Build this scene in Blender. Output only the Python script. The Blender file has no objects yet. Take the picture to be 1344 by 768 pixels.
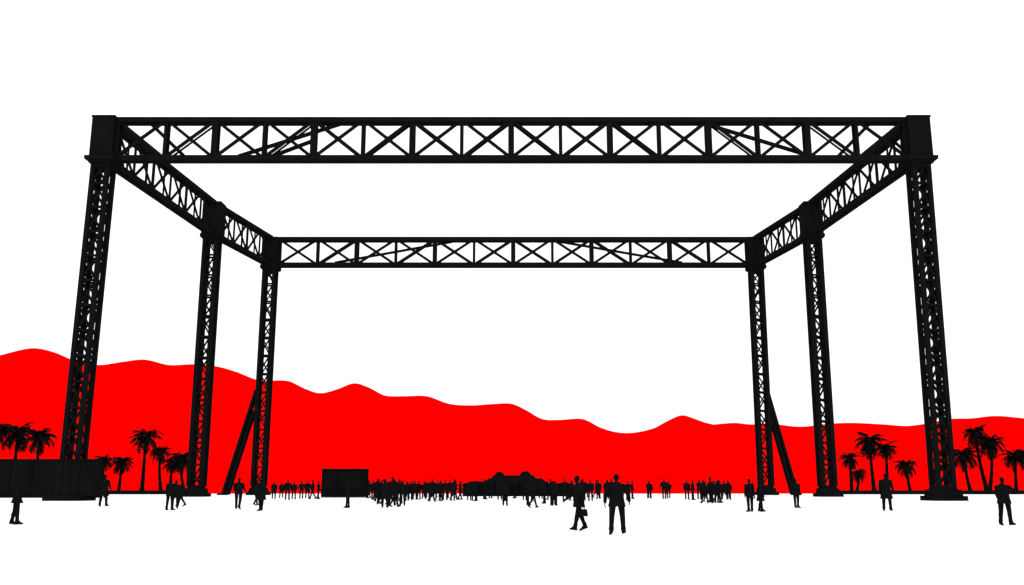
import bpy, math, random
from mathutils import Vector, Matrix, noise
random.seed(7)
sc=bpy.context.scene
# ---------------------------------------------------------------- camera
F=1234.0; PITCH=math.radians(11.54); CH=1.5
cam=bpy.data.objects.new("camera",bpy.data.cameras.new("camera"))
sc.collection.objects.link(cam); sc.camera=cam
cam.location=(0,0,CH); cam.rotation_euler=(math.pi/2+PITCH,0,0)
cam.data.sensor_width=36; cam.data.lens=36*F/1344; cam.data.clip_end=6000; cam.data.clip_start=0.1
sc.view_settings.view_transform='Standard'; sc.view_settings.look='None'; sc.view_settings.exposure=0
# survey helpers: sight-line measured in the photo -> metres on the site
def elev(v): return math.tan(PITCH+math.atan((384-v)/F))
def height_at(v,Y): return CH+Y*elev(v)
def dist_of(v): return -CH/elev(v)
def lat(u,Y,z=0.0): return (u-672)/F*(Y*math.cos(PITCH)+(z-CH)*math.sin(PITCH))
def ground(u,v):
    Y=dist_of(v); return Vector((lat(u,Y),Y,0))
# ---------------------------------------------------------------- materials
def mat(name,c1,c2,scale=3.0,rough=0.9,spec=0.02):
    m=bpy.data.materials.new(name); m.use_nodes=True; nt=m.node_tree
    b=nt.nodes["Principled BSDF"]; b.inputs["Roughness"].default_value=rough
    b.inputs["Specular IOR Level"].default_value=spec
    n=nt.nodes.new("ShaderNodeTexNoise"); n.inputs["Scale"].default_value=scale; n.inputs["Detail"].default_value=5
    tc=nt.nodes.new("ShaderNodeTexCoord"); nt.links.new(tc.outputs["Object"],n.inputs["Vector"])
    r=nt.nodes.new("ShaderNodeValToRGB"); r.color_ramp.elements[0].color=(*c1,1); r.color_ramp.elements[1].color=(*c2,1)
    r.color_ramp.elements[0].position=.35; r.color_ramp.elements[1].position=.65
    nt.links.new(n.outputs["Fac"],r.inputs["Fac"]); nt.links.new(r.outputs["Color"],b.inputs["Base Color"])
    return m
M_STEEL=mat("black_steel",(.0046,.0052,.0054),(.0054,.0061,.0063),.5,1,.0)
M_PANEL=mat("black_panel",(.004,.0047,.0047),(.0055,.0062,.0062),.5,1,.0)
M_CONC=mat("dark_concrete",(.004,.0045,.0045),(.006,.0065,.0065),.5,1,.0)
M_PALM=mat("palm_dark",(.003,.004,.0035),(.0055,.0065,.0055),2,1,.0)
M_SKIN=mat("skin_dark",(.006,.005,.005),(.008,.007,.0065),6,1,.0)
M_CLOTH=mat("cloth_dark",(.0035,.004,.0045),(.0055,.006,.0065),4,1,.0)
M_TROU=mat("trousers_dark",(.004,.004,.0045),(.006,.006,.0065),4,1,.0)
M_RED=mat("red_hill",(.93,0,0),(.96,0,0),.02,1,0)
M_GROUND=mat("white_ground",(.90,.90,.90),(.93,.93,.93),.15,1,0)
# ---------------------------------------------------------------- mesh builder
class B:
    def __init__(s): s.v=[]; s.f=[]
    def bar(s,p0,p1,w,h=None,up=None):
        p0=Vector(p0); p1=Vector(p1); d=(p1-p0)
        if d.length<1e-6: return
        d.normalize(); h=h or w
        up=Vector(up) if up else (Vector((0,0,1)) if abs(d.z)<.95 else Vector((0,1,0)))
        a=d.cross(up).normalized(); b=a.cross(d).normalized(); o=len(s.v)
        for p in (p0,p1):
            for i,j in ((-1,-1),(1,-1),(1,1),(-1,1)): s.v.append(p+a*i*w/2+b*j*h/2)
        for f in ((3,2,1,0),(4,5,6,7),(0,1,5,4),(1,2,6,5),(2,3,7,6),(3,0,4,7)): s.f.append([o+k for k in f])
    def box(s,x0,x1,y0,y1,z0,z1,taper=0):
        o=len(s.v)
        for z,t in ((z0,0),(z1,taper)):
            for x,y in ((x0+t,y0+t),(x1-t,y0+t),(x1-t,y1-t),(x0+t,y1-t)): s.v.append(Vector((x,y,z)))
        for f in ((3,2,1,0),(4,5,6,7),(0,1,5,4),(1,2,6,5),(2,3,7,6),(3,0,4,7)): s.f.append([o+k for k in f])
    def rings(s,rs):
        o=len(s.v); n=len(rs[0])
        for r in rs: s.v.extend(r)
        for i in range(len(rs)-1):
            for k in range(n):
                a=o+i*n+k; b=o+i*n+(k+1)%n; s.f.append([a,b,b+n,a+n])
        s.f.append([o+k for k in range(n)][::-1]); m=o+(len(rs)-1)*n; s.f.append([m+k for k in range(n)])
    def loft(s,secs,n=16):
        s.rings([[Vector((c[0]+rx*math.cos(t),c[1]+ry*math.sin(t),c[2])) for t in [2*math.pi*k/n for k in range(n)]] for c,rx,ry in secs])
    def cap(s,p0,p1,r0,r1,n=12):
        p0=Vector(p0); p1=Vector(p1); d=(p1-p0).normalized()
        a=d.orthogonal().normalized(); b=d.cross(a); rs=[]
        def ring(c,r): rs.append([c+(a*math.cos(2*math.pi*k/n)+b*math.sin(2*math.pi*k/n))*r for k in range(n)])
        for q in (80,55,30,0): t=math.radians(q); ring(p0-d*r0*math.sin(t),r0*math.cos(t))
        for q in (0,30,55,80): t=math.radians(q); ring(p1+d*r1*math.sin(t),r1*math.cos(t))
        s.rings(rs)
    def ell(s,c,rx,ry,rz,n=16):
        s.loft([((c[0],c[1],c[2]+rz*math.sin(math.radians(q))),rx*math.cos(math.radians(q)),ry*math.cos(math.radians(q))) for q in (-85,-65,-45,-25,-8,8,25,45,65,85)],n)
    def obj(s,name,m,parent=None,smooth=False):
        me=bpy.data.meshes.new(name); me.from_pydata([tuple(v) for v in s.v],[],s.f); me.update()
        me.materials.append(m)
        if smooth: me.shade_smooth()
        o=bpy.data.objects.new(name,me); sc.collection.objects.link(o)
        if parent: o.parent=parent
        return o
def empty(name):
    o=bpy.data.objects.new(name,None); sc.collection.objects.link(o); return o
# ---------------------------------------------------------------- ground
g=B(); N=24; S=3000
for j in range(N+1):
    for i in range(N+1): g.v.append(Vector((-S+2*S*i/N,-S+2*S*j/N,0)))
for j in range(N):
    for i in range(N): a=j*(N+1)+i; g.f.append([a,a+1,a+N+2,a+N+1])
g.obj("ground",M_GROUND)
# ---------------------------------------------------------------- red hills
ridge=[(0,467),(20,461),(45,457),(70,462),(100,474),(130,479),(160,475),(190,472),(222,479),(255,478),(285,481),(310,488),(340,499),(378,500),(400,510),(420,516),(442,511),(465,503),(485,509),(505,519),(530,520),(560,520),(590,530),(620,532),(650,530),(672,530),(690,538),(712,550),(735,551),(765,550),(785,560),(808,567),(830,568),(858,562),(875,553),(895,545),(912,550),(930,557),(948,556),(965,555),(985,557),(1010,556),(1050,560),(1090,556),(1120,555),(1160,557),(1190,559),(1215,556),(1245,550),(1275,549),(1303,546),(1325,547),(1344,551)]
ext=lambda a,b,st: [(u,500+22*math.sin(u*.021)+18*math.sin(u*.0083+1)) for u in range(a,b,st)]
pts=ext(-1500,-100,45)+[(-45,478)]+ridge+[(1385,556),(1425,548)]+[(u,v+35) for u,v in ext(1470,2900,45)]
YR=620.0
def catmull(u):
    for i in range(1,len(pts)-2):
        if pts[i][0]<=u<=pts[i+1][0]:
            (x0,a),(x1,b),(x2,c),(x3,d)=pts[i-1:i+3]; t=(u-x1)/(x2-x1)
            m1=(c-a)/(x2-x0)*(x2-x1); m2=(d-b)/(x3-x1)*(x2-x1)
            return (2*t**3-3*t*t+1)*b+(t**3-2*t*t+t)*m1+(-2*t**3+3*t*t)*c+(t**3-t*t)*m2
    return pts[1][1]
us=list(range(-1400,-60,24))+list(range(-60,1404,4))+list(range(1404,2800,24))
rows=[158,160,170,190,220,260,310,360,410,460,505,545,580,605,YR,640,680,740,820,950,1150,1400]
h=B(); nc=len(us); cols=[]
for u in us:
    z=height_at(catmull(u),YR); cols.append((lat(u,YR,z),z))
for Y in rows:
    for X,z in cols:
        if Y<YR:
            t=max(0,(Y-160)/(YR-160)); n=noise.noise(Vector((X*.012,Y*.012,3.1)))
            zz=z*t**1.7*(1+.22*n*(1-t)*4*t)+.3*min(1,(Y-158)/10)-(.1 if Y==158 else 0)
        elif Y==YR: zz=z
        else:
            t=(Y-YR)/(1400-YR); zz=z*(1-t)**2-.5*t
        h.v.append(Vector((X,Y,zz)))
for j in range(len(rows)-1):
    for i in range(nc-1): a=j*nc+i; h.f.append([a,a+1,a+nc+1,a+nc])
h.obj("red_hills",M_RED,smooth=True)
# ---------------------------------------------------------------- truss gantry
gantry=empty("steel_truss_gantry")
YF,YM,YB=91.0,120.3,138.4
ZT,ZB=38.25,33.65
def box_truss(name,a,b,panels,depth,chord,web,post,longs=(),back=.55,alt=1.35):
    m=B(); a=Vector((a[0],a[1],0)); b=Vector((b[0],b[1],0)); d=(b-a).normalized(); n=Vector((-d.y,d.x,0)); L=(b-a).length
    zt=ZT-chord/2; zb=ZB+chord/2
    P=lambda t,z,s: a+d*(L*t)+n*(depth/2*s)+Vector((0,0,z))
    for s in (-1,1):
        m.bar(P(0,zt,s),P(1,zt,s),chord*.8,chord); m.bar(P(0,zb,s),P(1,zb,s),chord*.8,chord)
        for i in range(panels+1):
            t=i/panels; w=post*(alt if i%2==0 else .8)
            if s==1: w*=.8
            m.bar(P(t,zb,s),P(t,zt,s),w,w*.6,up=n)
            if i<panels:
                t2=(i+1)/panels
                if s==-1:
                    m.bar(P(t,zb,s),P(t2,zt,s),web*.5,web); m.bar(P(t,zt,s),P(t2,zb,s),web*.52,web*.98)
                    c=P((t+t2)/2,(zt+zb)/2,s); m.bar(c-d*.24,c+d*.24,.2,.5)
                elif back:
                    if i%2: m.bar(P(t,zb,s),P(t2,zt,s),web*.4,web*back)
                    else: m.bar(P(t,zt,s),P(t2,zb,s),web*.4,web*back)
    for i in range(panels+1):
        t=i/panels
        for z in (zt,zb): m.bar(P(t,z,-1),P(t,z,1),chord*.7)
    for t0,z0,t1,z1 in longs:
        m.bar(P(t0,zb+(zt-zb)*z0,0),P(t1,zb+(zt-zb)*z1,0),.25,.36)
    return m.obj(name,M_STEEL,gantry)
def column(name,ub,ut,vt,Y,w,capw,housing=False,pl=3.4,flange=True,leg=.42,ncol=13):
    vt_z=height_at(vt,Y)
    xb=lat(ub,Y,0); xt0=lat(ut,Y,vt_z); xt=xb+(xt0-xb)*ZB/vt_z
    m=B(); z0=1.25; r=w/2-leg/2; panels=ncol
    C=lambda z: Vector((xb+(xt-xb)*z/ZB,Y,z))
    cs=[(-1,-1),(1,-1),(1,1),(-1,1)]
    for i,j in cs:
        m.bar(C(z0)+Vector((i*r,j*r,0)),C(ZB)+Vector((i*r,j*r,0)),leg,leg)
    for k in range(panels):
        za=z0+(ZB-z0)*k/panels; zc=z0+(ZB-z0)*(k+1)/panels
        for q in range(4):
            p=Vector((cs[q][0]*r,cs[q][1]*r,0)); p2=Vector((cs[(q+1)%4][0]*r,cs[(q+1)%4][1]*r,0))
            m.bar(C(za)+p,C(za)+p2,.2,.24)
            if q==0:
                m.bar(C(za)+p,C(zc)+p2,.17,.2); m.bar(C(za)+p2,C(zc)+p,.165,.19)
            elif (k+q)%2: m.bar(C(za)+p,C(zc)+p2,.14,.17)
            else: m.bar(C(za)+p2,C(zc)+p,.14,.17)
            c=(C(za)+p); e=(p2-p).normalized(); m.bar(c+e*.1,c+e*.38,.1,.45)
    m.obj(name,M_STEEL,gantry)
    pmesh=B(); s=pl/2
    pmesh.box(xb-s,xb+s,Y-s,Y+s,-.05,.45); pmesh.box(xb-s*.82,xb+s*.82,Y-s*.82,Y+s*.82,.45,1.05,.1)
    pmesh.box(xb-s*.62,xb+s*.62,Y-s*.62,Y+s*.62,1.05,1.45,.12)
    if housing:
        hs=1.75; zt=3.75; pmesh.box(xb-hs+.6,xb+hs+.4,Y-1.4,Y+1.4,.45,zt); pmesh.box(xb-hs+.5,xb+hs+.5,Y-1.5,Y+1.5,zt,zt+.12)
        for k in range(5): xx=xb-hs+.6+(2*hs-.2)*k/4; pmesh.bar((xx,Y-1.43,.45),(xx,Y-1.43,zt),.12)
    for i,j in cs: pmesh.bar((xb+i*s*.7,Y+j*s*.7,.45),(xb+i*s*.7,Y+j*s*.7,.75),.12)
    pmesh.obj("plinth",M_CONC,gantry)
    k=B(); c=capw/2; x=xt+(xt-xb)*.06
    k.box(x-c,x+c,Y-c,Y+c,ZB-.45,ZT-.12)
    if flange:
        k.box(x-c-.07,x+c+.07,Y-c-.07,Y+c+.07,ZT-.2,ZT-.02)
        k.box(x-c-.32,x+c+.32,Y-c-.32,Y+c+.32,ZB-.15,ZB+.22)
    else: k.box(x-c-.1,x+c+.1,Y-c-.1,Y+c+.1,ZB-.35,ZB+.1)
    k.box(x-c*.8,x+c*.8,Y-c*.8,Y+c*.8,ZB-.9,ZB-.45)
    k.obj("corner_block",M_STEEL,gantry)
    return x,xb
lf,_=column("column_1",91,136,220,YF,1.85,2.25,True,3.5)
rf,_=column("column_2",1239,1205,220,YF,1.85,2.25,False,3.15)
lm,_=column("column_3",257,279,315,YM,2.0,2.4,False,2.9,False,.48,12)
rm,_=column("column_4",1087,1066,315,YM,2.0,2.4,False,2.9,False,.48,12)
lb,lbb=column("column_5",339,355,356,YB,2.0,2.4,False,2.9,False,.48,12)
rb,rbb=column("column_6",1006,992,356,YB,2.0,2.4,False,2.9,False,.48,12)
box_truss("front_beam",(lf+1.15,YF),(rf-1.15,YF),16,.8,.52,.33,.45,((.155,.08,.285,.95),(.19,.02,.25,.5),(.745,.95,.88,.08),(.04,.95,.085,.1),(.955,.9,.915,.1)))
box_truss("back_beam",(lb+1.15,YB),(rb-1.15,YB),12,.8,.62,.38,.5,((.12,.1,.37,.92),(.6,.92,.86,.1)))
def side(name,x0,y0,x1,y1,p):
    a=Vector((x0,y0)); b=Vector((x1,y1)); d=(b-a).normalized()
    box_truss(name,a+d*1.0,b-d*1.0,p,.8,.5,.3,.36,back=0,alt=1.0)
side("side_beam_1",lf,YF,lm,YM,6); side("side_beam_2",lm,YM,lb,YB,4)
side("side_beam_3",rf,YF,rm,YM,6); side("side_beam_4",rm,YM,rb,YB,4)
def brace(name,ut,vt,ub):
    m=B(); z=height_at(vt,YB); xt=lat(ut,YB,z); xb=lat(ub,YB,0); s=1 if xb>xt else -1
    for o in (-.45,.45):
        m.bar((xt,YB+o,z),(xb,YB+o,.1),.4)
        m.bar((xt+s*.15,YB+o,z-3.0),(xb-s*.65,YB+o,.1),.34)
    for k in range(9):
        t=.1+k*.1; p=Vector((xt,YB,z)).lerp(Vector((xb,YB,.1)),t); m.bar(p-Vector((0,.45,0)),p+Vector((0,.45,0)),.18)
        m.bar(p,(xt+(xb-xt)*t-s*.5*t,YB,p.z-1.1),.2)
    m.box(xb-.7,xb+.5,YB-.8,YB+.8,-.05,.3)
    m.obj(name,M_STEEL,gantry)
brace("raking_brace_1",337,512,293); brace("raking_brace_2",1007,515,1046)
# ---------------------------------------------------------------- perimeter wall (left)
w=B(); Y=110.0; xr=lat(128,Y); zt=height_at(603.5,Y); x=xr; k=0
while x>xr-60:
    x2=x-2.6; w.box(x2+.04,x-.04,Y,Y+.25,-.05,zt-(.12 if k==0 else 0)); w.box(x-.1,x+.1,Y-.12,Y+.4,-.05,zt+.06)
    w.bar((x,Y+.3,zt*.7),(x,Y+1.8,0),.12)
    x=x2; k+=1
w.box(x,xr,Y-.06,Y+.33,zt-.03,zt+.1); w.box(x,xr,Y-.08,Y-.02,.5,.65)
w.obj("perimeter_wall",M_PANEL)
# ---------------------------------------------------------------- low barrier walls
def low_wall(u0,u1,Y):
    b=B(); x0,x1=lat(u0,Y),lat(u1,Y); n=max(1,int((x1-x0)/3)); s=(x1-x0)/n
    for i in range(n):
        a=x0+i*s+.03; c=x0+(i+1)*s-.03
        b.box(a,c,Y-.3,Y+.3,-.05,.2); b.box(a,c,Y-.2,Y+.2,.2,.5,.05)
    b.bar((x0,Y,.56),(x1,Y,.56),.14)
    b.obj("low_barrier_wall",M_CONC)
low_wall(100,262,148.0); low_wall(1096,1700,148.0)
# ---------------------------------------------------------------- sound booth
bo=empty("sound_booth"); Y=112.0; x0,x1=lat(421,Y),lat(478,Y); zt=height_at(615,Y); b=B()
b.box(x0+.1,x1-.1,Y+.1,Y+3,.05,zt-.15); b.obj("cabin",M_PANEL,bo)
b=B(); b.box(x0,x1,Y-.1,Y+3.2,zt-.15,zt)
for t in (0,.33,.66,1):
    xx=x0+.1+(x1-x0-.2)*t; b.bar((xx,Y,0),(xx,Y,zt-.1),.16); b.bar((xx,Y+3.1,0),(xx,Y+3.1,zt-.1),.16)
b.bar((x0,Y,.9),(x1,Y,.9),.1); b.bar((x0,Y-.02,.3),(x1,Y-.02,.3),.14); b.obj("frame",M_STEEL,bo)
# ---------------------------------------------------------------- festival pavilion
pv=empty("domed_pavilion"); Y=124.0
def L(u): return lat(u,Y)
def Hh(v): return height_at(v,Y)
b=B(); b.box(L(607),L(748),Y,Y+10,-.05,Hh(635)); b.box(L(612),L(722),Y+.3,Y+9,Hh(635),Hh(631.5),.35)
b.box(L(637),L(716),Y+.6,Y+8,Hh(631.5),Hh(627.5),.4); b.box(L(644),L(704),Y+1,Y+7,Hh(627.5),Hh(623.5),.35)
b.obj("stepped_hall",M_PANEL,pv)
b=B()
for u,r in ((655,6.5),(690,7.5)):
    x=L(u); rr=r*.1; z0=Hh(624.5)
    b.loft([((x,Y+2.5,z0-.05),rr*1.15,rr*1.15),((x,Y+2.5,z0+.08),rr*1.1,rr*1.1)])
    b.ell((x,Y+2.5,z0+.02),rr,rr,rr*.85)
b.obj("domes",M_PANEL,pv,smooth=True)
b=B()
for i in range(17):
    x=L(609)+(L(746)-L(609))*i/16; b.bar((x,Y-.3,0),(x,Y-.3,Hh(635)),.12)
b.box(L(606),L(749),Y-.6,Y-.02,Hh(635)-.04,Hh(635)+.1)
for i in range(8):
    x=L(615)+(L(735)-L(615))*i/7; b.bar((x,Y-.04,0),(x,Y-.04,1.1),.5,.06,up=(0,1,0))
b.obj("colonnade",M_STEEL,pv)
# ---------------------------------------------------------------- palms
def palm(ub,uc,vc,rp,Y):
    rnd=random.Random(int(uc*7+vc)); m=B()
    zc=height_at(vc,Y); base=Vector((lat(ub,Y),Y,-.1)); top=Vector((lat(uc,Y,zc),Y+rnd.uniform(-.5,.5),zc)); R=rp/F*Y*1.12
    n=12; rs=[]; rt=.19+.008*zc
    for i in range(n+1):
        t=i/n; c=base.lerp(top,t)+Vector((math.sin(t*math.pi)*(top.x-base.x)*.25,0,0))
        r=rt*(1.35-.6*t+ (.45*(1-t)**8)) *(1.12 if i%2 else .95)
        rs.append([c+Vector((math.cos(a)*r,math.sin(a)*r,0)) for a in [2*math.pi*k/9 for k in range(9)]])
    m.rings(rs)
    m.ell(top-Vector((0,0,.1)),.18*R+.14,.18*R+.14,.5,10)
    nf=34
    for q in range(nf):
        az=q*2.39996+rnd.uniform(-.25,.25); el=math.radians(80-115*(q/nf)+rnd.uniform(-10,10)); ln=R*rnd.uniform(.85,1.15)*(1.0 if q>4 else .8)
        d=Vector((math.cos(az),math.sin(az),0)); sd=Vector((-d.y,d.x,0)); p=top.copy(); segs=8; e=el
        P=[p.copy()]; curl=rnd.uniform(9,15)
        for i in range(segs):
            p=p+(d*math.cos(e)+Vector((0,0,math.sin(e))))*ln*1.15/segs; e-=math.radians(curl); P.append(p.copy())
        for i in range(segs):
            m.bar(P[i],P[i+1],.07*(1-.07*i)+.01)
            t=(i+.5)/segs; lw=R*.38*math.sin(math.pi*min(1,.2+t*.78))**.6
            tdir=(P[i+1]-P[i]).normalized()
            for sgn in (-1,1):
                for jj in (0,.5):
                    a=P[i].lerp(P[i+1],jj); bb=a+tdir*(ln/segs*.7)
                    tip=a+tdir*lw*.7+sd*sgn*lw*rnd.uniform(.55,.9)+Vector((0,0,-lw*rnd.uniform(.2,.75)))
                    o=len(m.v); m.v+= [a,bb,tip]; m.f.append([o,o+1,o+2])
    for q in range(14):
        a=q*2.4; r0=.18; o=len(m.v); c=top-Vector((0,0,.15))
        m.v+=[c+Vector((math.cos(a)*r0,math.sin(a)*r0,0)),c+Vector((math.cos(a+.5)*r0,math.sin(a+.5)*r0,0)),c+Vector((math.cos(a+.2)*R*.24,math.sin(a+.2)*R*.24,-R*rnd.uniform(.3,.5)))]
        m.f.append([o,o+1,o+2])
    m.obj("palm_tree",M_PALM)
for i,(a,c,v,r) in enumerate([(-6,-2,564,18),(18,22,570,22),(46,51,574,19),(137,137,605,12),(155,161,607,14),(186,192,575,19),(212,209,594,13),(221,226,608,12),(243,238,603,17),
    (1118,1116,602,13),(1123,1127,622,11),(1148,1141,580,19),(1164,1163,589,14),(1196,1190,612,14),(1275,1265,598,19),(1297,1281,569,17),(1298,1302,582,18),(1334,1330,600,16),(1352,1347,598,17)]):
    palm(a,c,v,r,151.5+(i*37%10)*.45)
# ---------------------------------------------------------------- people
def person_mesh(name,H=1.75,legs=((0,0),(0,0)),arms=((0,8,10),(0,8,10)),coat=0,bag=None,hat=False,hair=0,fem=False,voxel=.02,fingers=False,lean=0,splay=.05,headturn=0,wide=1.12):
    b=B(); V=Vector
    sh=.17 if fem else .195; hipw=.1
    low=None
    for s,(sw,kn) in zip((-1,1),legs):
        hip=V((s*hipw,0,.93)); a=math.radians(sw)
        knee=hip+V((s*splay*.6,-math.sin(a),-math.cos(a)))*.45
        a2=math.radians(sw-kn); ank=knee+V((s*splay*.3,-math.sin(a2),-math.cos(a2)))*.41
        ft=math.radians(max(-50,min(25,(sw-kn)*.8))); fd=V((s*.22,-math.cos(ft),math.sin(ft))).normalized()
        heel=ank-fd*.04+V((0,0,-.055)) ; toe=ank+fd*.17+V((0,0,-.07))
        b.cap(hip,knee,.098,.07); b.cap(knee,ank,.072,.055); b.cap(knee.lerp(ank,.3)+V((0,.015,0)),knee.lerp(ank,.45)+V((0,.012,0)),.068,.06)
        b.cap(ank,heel,.048,.043); b.cap(heel,toe,.045,.034); b.cap(ank+fd*.05,toe-fd*.04,.044,.038)
        b.cap(knee.lerp(ank,.7),knee.lerp(ank,.93),.064,.07)
        l=min(heel.z-.043,toe.z-.034); low=l if low is None else min(low,l)
    ln=math.tan(math.radians(lean))
    T=lambda x,y,z: V((x,y-(z-.93)*ln,z))
    ch=.165 if fem else .185
    b.loft([(T(0,0,.84),.13,.10),(T(0,0,.9),.17,.12),(T(0,.01,.97),.168,.12),(T(0,0,1.08),.135 if fem else .152,.105),(T(0,0,1.2),.155,.115),(T(0,0,1.32),ch,.125),(T(0,0,1.40),ch+.012,.112),(T(0,.01,1.455),.145,.085),(T(0,.01,1.49),.07,.06)],20)
    if coat:
        b.loft([(T(0,0,.93-coat),.21+coat*.12,.16+coat*.15),(T(0,0,.95),.195,.145),(T(0,0,1.08),.18,.135),(T(0,0,1.3),.2,.145),(T(0,0,1.40),.195,.125)],20)
        b.cap(T(-.05,.03,1.47),T(.05,.03,1.47),.065,.065)
    b.cap(T(0,.01,1.44),T(0,0,1.56),.06,.055)
    hc=T(0,-.01,1.645); tr=math.radians(headturn); fw=V((math.sin(tr),-math.cos(tr),0)); sdv=V((math.cos(tr),math.sin(tr),0))
    b.ell(hc+V((0,.01,.01)),.076,.094,.108); b.cap(hc+fw*.035-V((0,0,.05)),hc+fw*.055-V((0,0,.085)),.055,.033)
    b.cap(hc+fw*.088+V((0,0,.01)),hc+fw*.108-V((0,0,.02)),.010,.015)
    b.cap(hc+fw*.085-V((0,0,.052))-sdv*.02,hc+fw*.085-V((0,0,.052))+sdv*.02,.009,.009)
    for s in (-1,1):
        b.cap(hc+sdv*s*.078+V((0,0,.012)),hc+sdv*s*.078-V((0,0,.025)),.016,.012)
        b.cap(hc+fw*.08+sdv*s*.03+V((0,0,.022)),hc+fw*.08+sdv*s*.045+V((0,0,.022)),.012,.01)
    b.ell(hc+V((0,.018,.03)),.086,.1,.102)
    if hair:
        b.loft([(hc+V((0,.04,-.05-hair)),.07,.035),(hc+V((0,.045,-.04)),.088,.06),(hc+V((0,.03,.03)),.09,.085)])
    if hat:
        b.loft([(hc+V((0,0,.05)),.15,.16),(hc+V((0,0,.065)),.15,.16)],20); b.ell(hc+V((0,0,.08)),.085,.098,.07)
    for s,(sw,ab,el) in zip((-1,1),arms):
        sp=T(s*sh,.0,1.41); a=math.radians(sw); o=math.radians(ab)
        d=V((s*math.sin(o),-math.sin(a)*math.cos(o),-math.cos(a)*math.cos(o))); elb=sp+d*.28
        a2=math.radians(sw+el); o2=math.radians(ab*.4)
        d2=V((s*math.sin(o2)*.6,-math.sin(a2)*math.cos(o2),-math.cos(a2)*math.cos(o2))).normalized(); wr=elb+d2*.25
        k=1.25 if coat else 1.08
        b.cap(T(s*.11,0,1.415),sp,.07,.062*k); b.cap(sp,elb,.058*k,.047*k); b.cap(elb,wr-d2*.02,.047*k,.036*k); b.cap(elb,wr,.04,.03)
        pal=wr+d2*.085; n2=V((s,0,0)); acr=d2.cross(n2).normalized()
        for q in (-.025,-.008,.008,.025): b.cap(wr+acr*q*.5+d2*.01,pal+acr*q,.018,.014)
        if fingers:
            for q,lf_ in ((-.029,.075),(-.010,.088),(.010,.082),(.029,.062)):
                p1=pal+acr*q; p2=p1+d2*lf_*.5-n2*.006; p3=p2+d2*lf_*.4-n2*.024; b.cap(p1,p2,.0095,.009,8); b.cap(p2,p3,.009,.0075,8)
            tb=wr+d2*.03; side_=acr if acr.y<0 else -acr
            b.cap(tb,tb+side_*.038+d2*.03,.013,.011,8); b.cap(tb+side_*.038+d2*.03,tb+side_*.045+d2*.062-n2*.01,.011,.009,8)
        else:
            b.cap(pal-acr*.015,pal+d2*.07-n2*.02-acr*.012,.02,.014); b.cap(pal+acr*.015,pal+d2*.065-n2*.02+acr*.012,.02,.014)
        if bag=="hand" and s==1:
            t=pal+V((0,0,-.05)); b.cap(t,t-V((0,.05,.1)),.012,.012); b.cap(t,t-V((0,-.05,.1)),.012,.012)
            b.box(t.x-.06,t.x+.06,t.y-.12,t.y+.12,t.z-.32,t.z-.09,.02)
    if bag=="back":
        b.loft([(T(0,.19,1.0),.12,.07),(T(0,.2,1.05),.15,.1),(T(0,.2,1.3),.14,.1),(T(0,.18,1.42),.09,.06)])
        for s in (-1,1): b.cap(T(s*.1,.1,1.45),T(s*.1,-.1,1.42),.022,.022); b.cap(T(s*.1,-.1,1.42),T(s*.12,-.1,1.2),.02,.02)
    if bag=="side":
        b.box(.17,.27,-.12,.14,.82,1.04,.015); b.cap(T(.2,0,1.03),T(-.1,-.09,1.42),.015,.015)
    for v in b.v:
        v.z-=low; k=wide if v.z<1.5 else 1.05
        v.x*=k; v.y*=(1+(k-1)*.6)
    sc_=H/(1.755-low)
    b.v=[v*sc_ for v in b.v]
    o=b.obj(name+"_src",M_CLOTH); md=o.modifiers.new("r",'REMESH'); md.mode='VOXEL'; md.voxel_size=voxel; md.use_smooth_shade=True
    dg=bpy.context.evaluated_depsgraph_get(); me=bpy.data.meshes.new_from_object(o.evaluated_get(dg)); me.name=name
    src=o.data; bpy.data.objects.remove(o); bpy.data.meshes.remove(src)
    me.materials.clear()
    for mm in (M_CLOTH,M_TROU,M_SKIN): me.materials.append(mm)
    for p in me.polygons:
        z=p.center.z/H
        p.material_index= 2 if (.86<z<.955) else (1 if z<.5 else 0)
    me.shade_smooth()
    return me
def put(me,name,u,v,rot,parent=None,s=1):
    o=bpy.data.objects.new(name,me); sc.collection.objects.link(o); p=ground(u,v); o.location=p; o.rotation_euler=(0,0,math.radians(rot)); o.scale=(s,s,s)
    if parent: o.parent=parent
    return o
wm=person_mesh("walking_man",1.78,((-12,12),(13,2)),((14,8,40),(-12,12,8)),coat=.2,bag="hand",voxel=.009,fingers=True,lean=4,wide=1.15)
put(wm,"walking_man",760,697,-72)
sm=person_mesh("strolling_man",1.80,((10,3),(-7,12)),((6,19,30),(-6,18,24)),coat=.14,voxel=.009,fingers=True,splay=.12,headturn=10,wide=1.22)
put(sm,"strolling_man",810.5,702,172)
T_=[person_mesh("p_stand",1.76,((3,0),(-3,2)),((5,9,15),(-3,8,10)),coat=.12,voxel=.014,wide=1.2),
    person_mesh("p_walk",1.74,((17,5),(-13,20)),((-16,8,15),(16,8,25)),coat=.1,voxel=.014,wide=1.15),
    person_mesh("p_coat",1.78,((5,0),(-4,6)),((8,10,20),(0,9,12)),coat=.38,voxel=.014,wide=1.2),
    person_mesh("p_woman",1.68,((8,2),(-6,10)),((10,10,25),(-8,10,12)),coat=.3,fem=True,hair=.16,voxel=.014,wide=1.18),
    person_mesh("p_pack",1.76,((12,2),(-10,16)),((15,12,45),(8,12,45)),coat=.08,bag="back",voxel=.014,wide=1.18),
    person_mesh("p_reach",1.76,((5,2),(-4,5)),((55,10,30),(5,8,20)),coat=.15,voxel=.014,wide=1.25),
    person_mesh("p_hat",1.78,((2,0),(-2,0)),((0,14,35),(0,14,35)),coat=.1,hat=True,bag="side",voxel=.014,wide=1.15),
    person_mesh("p_phone",1.74,((4,0),(-6,8)),((35,6,95),(2,8,12)),coat=.15,fem=True,hair=.1,voxel=.014,wide=1.2)]
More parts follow.
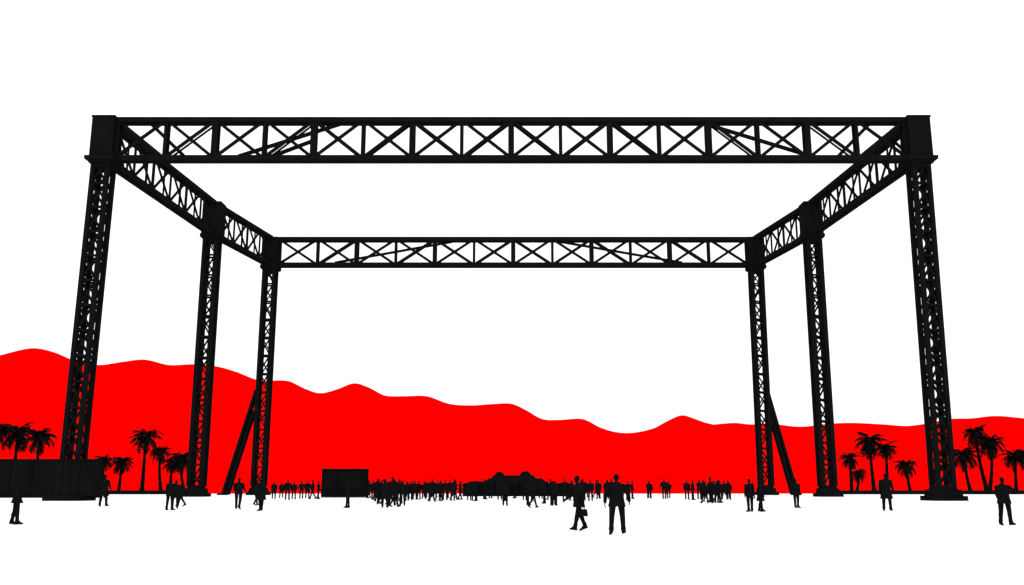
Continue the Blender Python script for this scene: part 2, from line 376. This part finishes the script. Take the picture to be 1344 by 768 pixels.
for k,u,v,r,s in [(5,19,689,120,1.0),(5,1321,690,120,1.0),(2,1165,671,150,1.18),(0,985,672,-160,1.03),(2,999,672,70,1.0),(0,1046,667,20,1.05),
    (4,312,669,30,1.08),(2,342,671,-120,1.06),(0,222,670,160,1.05),(3,229,668,20,1.05),(1,237,665,-90,1.03),(2,135,665,170,1.22),
    (0,456,667,-70,.97),(0,663,664,10,.97),(1,700,667,80,.97),(6,728,664,0,.97),(2,505,667,180,1.0),(1,518,666,90,1.0),(0,528,664,0,1),(7,622,658,0,1),
    (1,567,659,90,1),(0,594,658,0,1),(4,925,661,-60,1),(1,942,660,90,1),(0,902,656,0,1.1),(6,853,654,0,1.05),(0,956,655,0,1.1),(1,336,664,60,1.0)]:
    put(T_[k],"person",u,v,r,s=s)
crowd=empty("crowd_of_people")
def row(u0,u1,n,v0,v1):
    for i in range(n):
        u=u0+(u1-u0)*(i+random.uniform(.15,.85))/n
        put(random.choice(T_),"festival_goer",u,random.uniform(v0,v1),random.choice([0,180,90,-90,random.uniform(0,360)]),crowd,random.uniform(1.0,1.18))
row(356,422,8,654,657); row(480,548,12,654,659); row(548,600,9,654,658); row(600,660,6,654,658)
row(660,800,13,654,659); row(490,532,4,660,665); row(800,835,4,654,657); row(848,858,1,653,656); row(868,884,2,654,657)
row(908,962,8,654,657); row(922,948,4,657,661); row(690,735,3,659,664); row(975,1010,2,654,656); row(478,600,10,652,654); row(745,800,5,652,654)
# ---------------------------------------------------------------- world + sun (bright overcast)
wd=bpy.data.worlds.new("World"); sc.world=wd; wd.use_nodes=True; nt=wd.node_tree; bg=nt.nodes["Background"]
sky=nt.nodes.new("ShaderNodeTexSky"); sky.sky_type='NISHITA'; sky.sun_disc=False; sky.sun_elevation=math.radians(60); sky.sun_rotation=math.radians(180)
hs=nt.nodes.new("ShaderNodeHueSaturation"); hs.inputs["Saturation"].default_value=0; hs.inputs["Value"].default_value=.1
mx=nt.nodes.new("ShaderNodeMix"); mx.data_type='RGBA'; mx.inputs[0].default_value=.93; mx.inputs[7].default_value=(1,1,1,1)
nt.links.new(sky.outputs[0],hs.inputs["Color"]); nt.links.new(hs.outputs[0],mx.inputs[6]); nt.links.new(mx.outputs[2],bg.inputs[0]); bg.inputs[1].default_value=1.35
sl=bpy.data.lights.new("sun",'SUN'); sl.energy=.8; sl.angle=math.radians(25); sl.color=(1,.98,.95)
so=bpy.data.objects.new("sun",sl); sc.collection.objects.link(so); so.rotation_euler=(math.radians(30),0,0)
